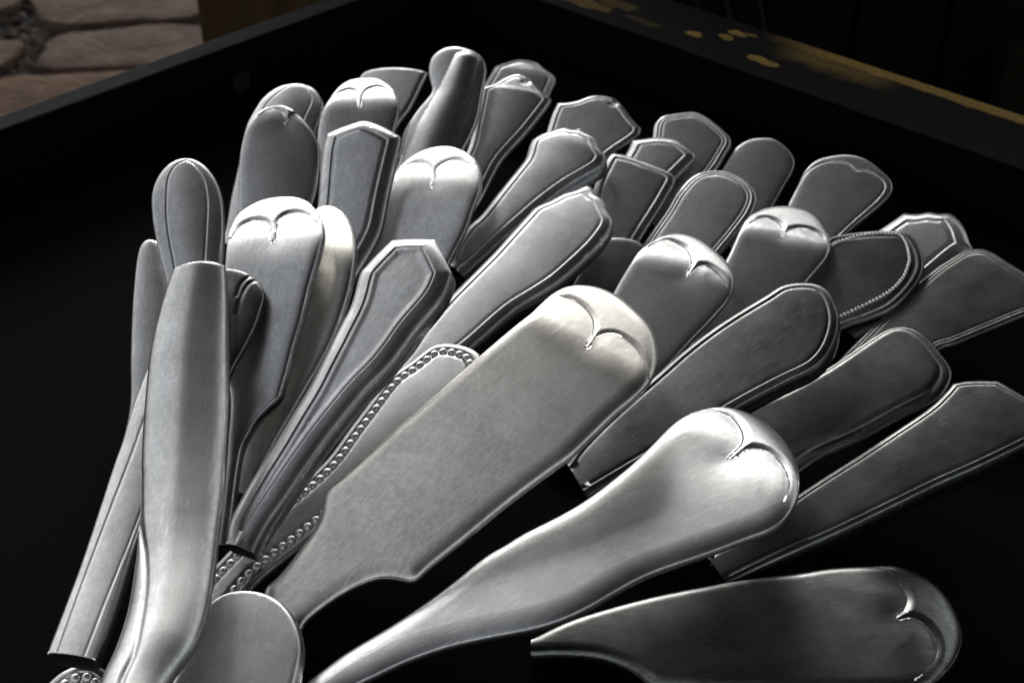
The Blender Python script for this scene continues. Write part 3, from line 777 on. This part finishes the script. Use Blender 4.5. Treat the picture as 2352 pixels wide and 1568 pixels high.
# local frame: x runs along the right wall, y from the corner outward across it (-du)
def panel(name, x0, x1, y0, y1, z0, z1, mat, bev=0.0008, inner=None):
    import bmesh
    bm = bmesh.new()
    bmesh.ops.create_cube(bm, size=1)
    for v in bm.verts:
        v.co = Vector((x0 + (v.co.x + .5) * (x1 - x0), y0 + (v.co.y + .5) * (y1 - y0), z0 + (v.co.z + .5) * (z1 - z0)))
    if bev: bmesh.ops.bevel(bm, geom=bm.edges[:], offset=bev, segments=2, profile=0.6, affect='EDGES')
    me = bpy.data.meshes.new(name); bm.to_mesh(me); bm.free()
    me.materials.append(mat)
    if inner:
        me.materials.append(M_LINING)
        for p in me.polygons:
            if inner(p): p.material_index = 1
    o = bpy.data.objects.new(name, me); C.objects.link(o); o.parent = box
    return o
BL = 0.40
panel('side_panel', -LEFT_W, BL, 0, RIM_W, -0.011, RIM_Z, M_OCHRE, inner=lambda p: p.normal.y < -0.9)
panel('side_panel', -LEFT_W, 0, -BL, -0.0004, -0.011, RIM_Z, M_BLACK, inner=lambda p: p.normal.x > 0.9)
panel('side_panel', BL + .0004, BL + LEFT_W, -BL, RIM_W, -0.011, RIM_Z, M_BLACK, inner=lambda p: p.normal.x < -0.9)
panel('side_panel', -LEFT_W, BL + LEFT_W, -BL - RIM_W, -BL - .0004, -0.011, RIM_Z, M_BLACK, inner=lambda p: p.normal.y > 0.9)
panel('base_panel', 0.0003, BL, -BL, -0.0003, -0.009, 0.0, M_LINING, 0)
# small flat grey disc for the pale spot on the left wall
def wall_spot():
    import bmesh
    bm = bmesh.new()
    bmesh.ops.create_cone(bm, cap_ends=True, segments=16, radius1=0.0034, radius2=0.0028, depth=0.0008)
    me = bpy.data.meshes.new('spot_disc'); bm.to_mesh(me); bm.free()
    me.materials.append(simple('spot_grey', (0.007, 0.0072, 0.0075), 0.95, 900, 0.4))
    o = bpy.data.objects.new('spot_disc', me); C.objects.link(o); o.parent = box
    r = rays(np.array([555., 190.]))
    nrm = np.array([dv[0], dv[1], 0.0]); c = np.array([CORNER[0], CORNER[1], 0.0])
    p = CAM + r * (((c - CAM) @ nrm) / (r @ nrm))
    q = p[:2] - CORNER
    o.location = (0.0004, float(-(q @ du)), p[2]); o.rotation_euler = (0, math.pi / 2, 0)
wall_spot()

# ---------------------------------------------------------------- the handles
for h in handles: h.build()

# ---------------------------------------------------------------- ground with cobbles
M_SOIL = simple('dark_soil', (0.004, 0.0034, 0.0026), 0.95, 60, 0.6, 0.8)
ground = mesh_obj('ground', [(-40, -40, GROUND_Z - 0.03), (40, -40, GROUND_Z - 0.03), (40, 40, GROUND_Z - 0.03), (-40, 40, GROUND_Z - 0.03)], [(0, 1, 2, 3)], M_SOIL)
tag(ground, 'dark earth under and between the paving stones', None, None, 'structure')
def stone_mat():
    m, n, l, b = new_mat('worn_paving_stone')
    tc = n.new('ShaderNodeTexCoord'); oi = n.new('ShaderNodeObjectInfo')
    t = n.new('ShaderNodeTexNoise'); t.inputs['Scale'].default_value = 22; t.inputs['Detail'].default_value = 8; t.inputs['Roughness'].default_value = 0.65
    l.new(tc.outputs['Object'], t.inputs['Vector'])
    r = n.new('ShaderNodeValToRGB'); e = r.color_ramp.elements
    e[0].position, e[1].position = 0.3, 0.7
    e[0].color, e[1].color = (0.042, 0.027, 0.019, 1), (0.140, 0.095, 0.070, 1)
    l.new(t.outputs['Fac'], r.inputs[0])
    hs = n.new('ShaderNodeHueSaturation'); l.new(r.outputs[0], hs.inputs['Color'])
    mr = n.new('ShaderNodeMapRange'); l.new(oi.outputs['Random'], mr.inputs[0])
    mr.inputs['To Min'].default_value = 0.85; mr.inputs['To Max'].default_value = 1.35
    l.new(mr.outputs[0], hs.inputs['Saturation'])
    l.new(hs.outputs[0], b.inputs['Base Color'])
    b.inputs['Roughness'].default_value = 0.9; b.inputs['Specular IOR Level'].default_value = 0.05
    t2 = n.new('ShaderNodeTexNoise'); t2.inputs['Scale'].default_value = 160; t2.inputs['Detail'].default_value = 6
    l.new(tc.outputs['Object'], t2.inputs['Vector'])
    bp = n.new('ShaderNodeBump'); bp.inputs['Strength'].default_value = 0.5; bp.inputs['Distance'].default_value = 0.004
    l.new(t2.outputs['Fac'], bp.inputs['Height']); l.new(bp.outputs[0], b.inputs['Normal'])
    return m
M_STONE = stone_mat()
def cobble(poly):
    """poly: corners on the ground; a worn stone with a rounded, slightly domed top"""
    p = np.array(poly, float); c = p.mean(0); p = c + (p - c) * 0.985
    ring = spline([tuple(q) for q in p] + [tuple(p[0])], step=0.012)[:-1]
    # soften the corners
    for _ in range(2): ring = 0.5 * ring + 0.25 * (np.roll(ring, 1, 0) + np.roll(ring, -1, 0))
    N = len(ring); V = []; F = []
    for sc, z in ((1.0, -0.05), (1.0, -0.006), (0.985, -0.002), (0.95, 0.0), (0.6, 0.001), (0.25, 0.001)):
        for q in ring:
            j = (random.random() - .5) * 0.0025
            r = c + (q - c) * sc
            V.append((r[0] - c[0] + j, r[1] - c[1] + j, z + (random.random() - .5) * 0.0007))
    V.append((0, 0, 0.001))
    for r in range(5):
        for i in range(N): F.append((r * N + i, r * N + (i + 1) % N, (r + 1) * N + (i + 1) % N, (r + 1) * N + i))
    for i in range(N): F.append((5 * N + i, 5 * N + (i + 1) % N, 6 * N))
    a = 0.5 * np.sum(ring[:, 0] * np.roll(ring[:, 1], -1) - np.roll(ring[:, 0], -1) * ring[:, 1])
    if a < 0: F = [tuple(reversed(f)) for f in F]
    o = mesh_obj('cobblestone', V, F, M_STONE, ground)
    o.location = (c[0], c[1], GROUND_Z)
def gp(*pp): return [tuple(at_height(np.array(q, float), GROUND_Z)[:2]) for q in pp]
cobble(gp((62, -22), (470, -50), (470, 34), (300, 45), (125, 58), (78, 30)))
cobble(gp((122, 76), (470, 56), (500, 140), (300, 150), (95, 160), (72, 148)))
cobble(gp((-20, 172), (110, 170), (320, 158), (520, 160), (520, 262), (200, 262), (-30, 275)))
cobble(gp((-260, 105), (-20, 96), (58, 88), (36, 125), (-10, 160), (-260, 170)))
cobble(gp((-330, -20), (-20, -30), (40, -22), (45, 12), (10, 24), (-330, 50)))
cobble(gp((-380, 182), (-40, 178), (-60, 285), (-420, 300)))
cobble(gp((20, -120), (330, -135), (335, -62), (0, -42)))
cobble(gp((350, -135), (660, -150), (660, -75), (350, -64)))
cobble(gp((-300, -110), (0, -118), (-20, -44), (-340, -34)))
cobble(gp((490, -52), (800, -75), (820, 20), (490, 34)))
cobble(gp((510, 52), (830, 36), (860, 130), (520, 142)))
cobble(gp((-160, 290), (200, 276), (520, 276), (540, 380), (-200, 400)))
cobble(gp((850, -80), (1200, -95), (1220, 0), (845, 20)))
cobble(gp((855, 35), (1230, 15), (1250, 110), (870, 130)))
# grit in the joints: too many to count, one object
gv, gf = [], []
for i in range(900):
    q = gp((random.uniform(-250, 470), random.uniform(-60, 180)))[0]
    if i < 260: q = gp((random.gauss(70, 40), random.gauss(85, 45)))[0]
    elif i < 420:
        x = random.uniform(100, 470); q = gp((x, 66 - (x - 110) * 0.055 + random.gauss(0, 6)))[0]
    s_ = random.uniform(0.003, 0.009); k = len(gv); z = GROUND_Z - 0.016 + random.random() * 0.006
    for dx, dy, dz in ((1, 0, 0), (.3, .9, .1), (-.8, .5, -.1), (-.7, -.6, .1), (.3, -.9, 0), (0.1, 0, .7), (0, 0, -.6)):
        j = lambda: 1 + (random.random() - .5) * .5
        gv.append((q[0] + dx * s_ * j(), q[1] + dy * s_ * j(), z + dz * s_ * j()))
    for t_ in range(5): gf += [(k + t_, k + (t_ + 1) % 5, k + 5), (k + (t_ + 1) % 5, k + t_, k + 6)]
grit = mesh_obj('gravel', gv, gf, simple('pale_grit', (0.075, 0.062, 0.052), 0.85, 40, 0.7))
tag(grit, 'loose grit lying in the joints between the paving stones', None, None, 'stuff')

# ---------------------------------------------------------------- things behind the box
def box_thing(name, label, cat, x0, x1, y0, y1, z0, z1, mat, parts=()):
    e = bpy.data.objects.new(name, None); C.objects.link(e); e.location = ((x0 + x1) / 2, (y0 + y1) / 2, z0)
    tag(e, label, cat)
    return e
def slab(name, parent, lo, hi, mat, bev=0.002):
    import bmesh
    bm = bmesh.new(); bmesh.ops.create_cube(bm, size=1)
    for v in bm.verts: v.co = Vector([lo[i] + (v.co[i] + .5) * (hi[i] - lo[i]) for i in range(3)])
    bmesh.ops.bevel(bm, geom=bm.edges[:], offset=bev, segments=2, profile=0.6, affect='EDGES')
    me = bpy.data.meshes.new(name); bm.to_mesh(me); bm.free(); me.materials.append(mat)
    o = bpy.data.objects.new(name, me); C.objects.link(o)
    if parent:
        o.parent = parent; o.matrix_parent_inverse = Matrix.Translation(-parent.location)
    return o
def wood(name, c0, c1):
    m, n, l, b = new_mat(name)
    tc = n.new('ShaderNodeTexCoord'); mp = n.new('ShaderNodeMapping'); mp.inputs['Scale'].default_value = (70, 70, 6)
    l.new(tc.outputs['Object'], mp.inputs['Vector'])
    t = n.new('ShaderNodeTexNoise'); t.inputs['Scale'].default_value = 1.0; t.inputs['Detail'].default_value = 7; t.inputs['Distortion'].default_value = 0.6
    l.new(mp.outputs[0], t.inputs['Vector'])
    r = n.new('ShaderNodeValToRGB'); e = r.color_ramp.elements
    e[0].position, e[1].position = 0.32, 0.68; e[0].color, e[1].color = c0 + (1,), c1 + (1,)
    l.new(t.outputs['Fac'], r.inputs[0]); l.new(r.outputs[0], b.inputs['Base Color'])
    b.inputs['Roughness'].default_value = 0.9; b.inputs['Specular IOR Level'].default_value = 0.08
    bp = n.new('ShaderNodeBump'); bp.inputs['Strength'].default_value = 0.35; bp.inputs['Distance'].default_value = 0.002
    l.new(t.outputs['Fac'], bp.inputs['Height']); l.new(bp.outputs[0], b.inputs['Normal'])
    return m
M_BROWN = wood('brown_wood', (0.040, 0.025, 0.012), (0.075, 0.049, 0.026))
M_SHADE_SLAT = wood('shade_black_slats', (0.002, 0.0017, 0.0014), (0.005, 0.004, 0.003))  # near black puts the shade behind the rim into the colour
def x_at(px, y): r = rays(np.array(px, float)); return CAM[0] + r[0] / r[1] * y
yb = 0.62
b = box_thing('wooden_board', 'plain brown wooden board standing upright behind the black tray, beside the paving stones', 'board', x_at((450, 0), yb), -0.03, yb, yb + 0.02, GROUND_Z, 0.12, M_BROWN)
xm = x_at((450, 0), yb)
slab('plank', b, (xm, yb, GROUND_Z - 0.01), (xm + 0.095, yb + 0.02, 0.1), M_BROWN)
slab('plank', b, (xm + 0.0965, yb + 0.001, GROUND_Z - 0.01), (-0.015, yb + 0.021, 0.1), M_BROWN)

# black slats added as the deep shade behind the right rim; green board beside
yd = 0.66
x0d, x1d = -0.012, 0.62
dk = box_thing('shade_backdrop', 'added black slatted panel standing in for deep shade behind the ochre edged rim', 'backdrop', x0d, x1d, yd, yd + .3, GROUND_Z, 0.16, M_SHADE_SLAT)
nsl = 14
for i in range(nsl):
    a = x0d + (x1d - x0d) * i / nsl
    slab('slat', dk, (a + .0015, yd + random.uniform(0, .002), GROUND_Z - .01), (a + (x1d - x0d) / nsl - .0015, yd + .016, 0.17), M_SHADE_SLAT)
slab('back_panel', dk, (x0d, yd + .017, GROUND_Z - .01), (x1d, yd + .3, 0.165), M_SHADE_SLAT)
yg = 0.62
xg = x_at((2306, 160), yg)
rg = rays(np.array([2330., 110.])); zg = CAM[2] + rg[2] / rg[1] * yg
M_GREEN = simple('dark_green_paint', (0.0075, 0.0095, 0.0045), 0.95, 90, 0.4, 0, 0.04)
gc = slab('green_board', None, (xg, yg, GROUND_Z - .01), (xg + .3, yg + .012, zg), M_GREEN)
tag(gc, 'dark green painted board standing in the shadows behind the ochre edged rim', 'board')
# dry stalks standing in the gap in front of the black slats
M_STALK = simple('dry_stalk', (0.012, 0.009, 0.005), 0.8, 200, 0.4)
def stalk(px0, px1, y, r0, bendx, label):
    P0 = np.array([x_at(px0, y), y, CAM[2] + rays(np.array(px0, float))[2] / rays(np.array(px0, float))[1] * y])
    P1 = np.array([x_at(px1, y), y + 0.006, CAM[2] + rays(np.array(px1, float))[2] / rays(np.array(px1, float))[1] * y])
    V, F = [], []
    n = 10
    for i in range(n + 1):
        t = i / n; c = P0 * (1 - t) + P1 * t + np.array([bendx * math.sin(math.pi * t), 0, 0]); r = r0 * (1 - .5 * t)
        for k in range(6):
            a = math.pi * k / 3; V.append((c[0] + r * math.cos(a), c[1] + r * math.sin(a), c[2]))
    for i in range(n):
        for k in range(6): F.append((i * 6 + k, i * 6 + (k + 1) % 6, i * 6 + 6 + (k + 1) % 6, i * 6 + 6 + k))
    c = np.array(V).mean(0)
    o = mesh_obj('dry_stalk', np.array(V) - c, F, M_STALK, None, True); o.location = c
    return tag(o, label, 'stalk', 'dry stalks behind the tray')
for a_, b_, bb_, lb_ in (((1666, 160), (1655, -30), .004, 'thin brown dry stalk bowing slightly, beside the forked pair of ochre chips'),
                         ((1600, 130), (1588, -40), .003, 'straight brown dry stalk nearest the back corner of the tray'),
                         ((1745, 170), (1740, -20), .003, 'lone dim dry stalk in the shadow past the ochre chips')):
    stalk(a_, b_, 0.60 + random.uniform(-.01, .03), 0.0012, bb_, lb_)

# ---------------------------------------------------------------- unseen cloth roof added over the tray to darken reflections from above
AW = bpy.data.objects.new('added_shade_canopy', None); C.objects.link(AW); AW.location = (1.2, 0.2, GROUND_Z)
tag(AW, 'added unseen dark cloth on four poles, blocking sky above the tray', 'shade_canopy')
AX0, AX1, AY0, AY1, AZ = -0.48, 3.2, -2.2, 3.6, 2.1
M_CLOTH = simple('shade_canopy_cloth', (0.040, 0.042, 0.046), 0.9, 8, 0.3)
_n, _l = M_CLOTH.node_tree.nodes, M_CLOTH.node_tree.links
_tr = _n.new('ShaderNodeBsdfTranslucent'); _tr.inputs['Color'].default_value = (0.10, 0.105, 0.11, 1)
_ad = _n.new('ShaderNodeAddShader')
_l.new(_n['Principled BSDF'].outputs[0], _ad.inputs[0]); _l.new(_tr.outputs[0], _ad.inputs[1])
_l.new(_ad.outputs[0], _n['Material Output'].inputs['Surface'])
nx, ny = 18, 20
AR, APX, APY = rad(15.0), -0.4, 0.2
def aw(x, y): x, y = x - APX, y - APY; return APX + math.cos(AR) * x - math.sin(AR) * y, APY + math.sin(AR) * x + math.cos(AR) * y
V, F = [], []
for zo in (0.0, 0.002):
    for j in range(ny + 1):
        for i in range(nx + 1):
            u, v = i / nx, j / ny
            V.append((*aw(AX0 + (AX1 - AX0) * u, AY0 + (AY1 - AY0) * v), AZ + zo - 0.10 * math.sin(math.pi * u) * math.sin(math.pi * v)))
K = (nx + 1) * (ny + 1)
for j in range(ny):
    for i in range(nx):
        a = j * (nx + 1) + i; q = (a, a + 1, a + nx + 2, a + nx + 1)
        F.append(tuple(reversed(q))); F.append(tuple(K + k for k in q))
edge = [i for i in range(nx + 1)] + [j * (nx + 1) + nx for j in range(1, ny + 1)] + [ny * (nx + 1) + i for i in range(nx - 1, -1, -1)] + [j * (nx + 1) for j in range(ny - 1, 0, -1)]
for a, b in zip(edge, edge[1:] + edge[:1]): F.append((a, b, K + b, K + a))
o = mesh_obj('cloth', V, F, M_CLOTH, None, True); o.parent = AW; o.matrix_parent_inverse = Matrix.Translation(-AW.location)
M_POLE = simple('grey_pole', (0.2, 0.2, 0.2), 0.5)
for x in (AX0 + .02, AX1 - .02):
    for y in (AY0 + .02, AY1 - .02):
        px_, py_ = aw(x, y)
        slab('pole', AW, (px_ - .015, py_ - .015, GROUND_Z - 0.02), (px_ + .015, py_ + .015, AZ - 0.001), M_POLE)
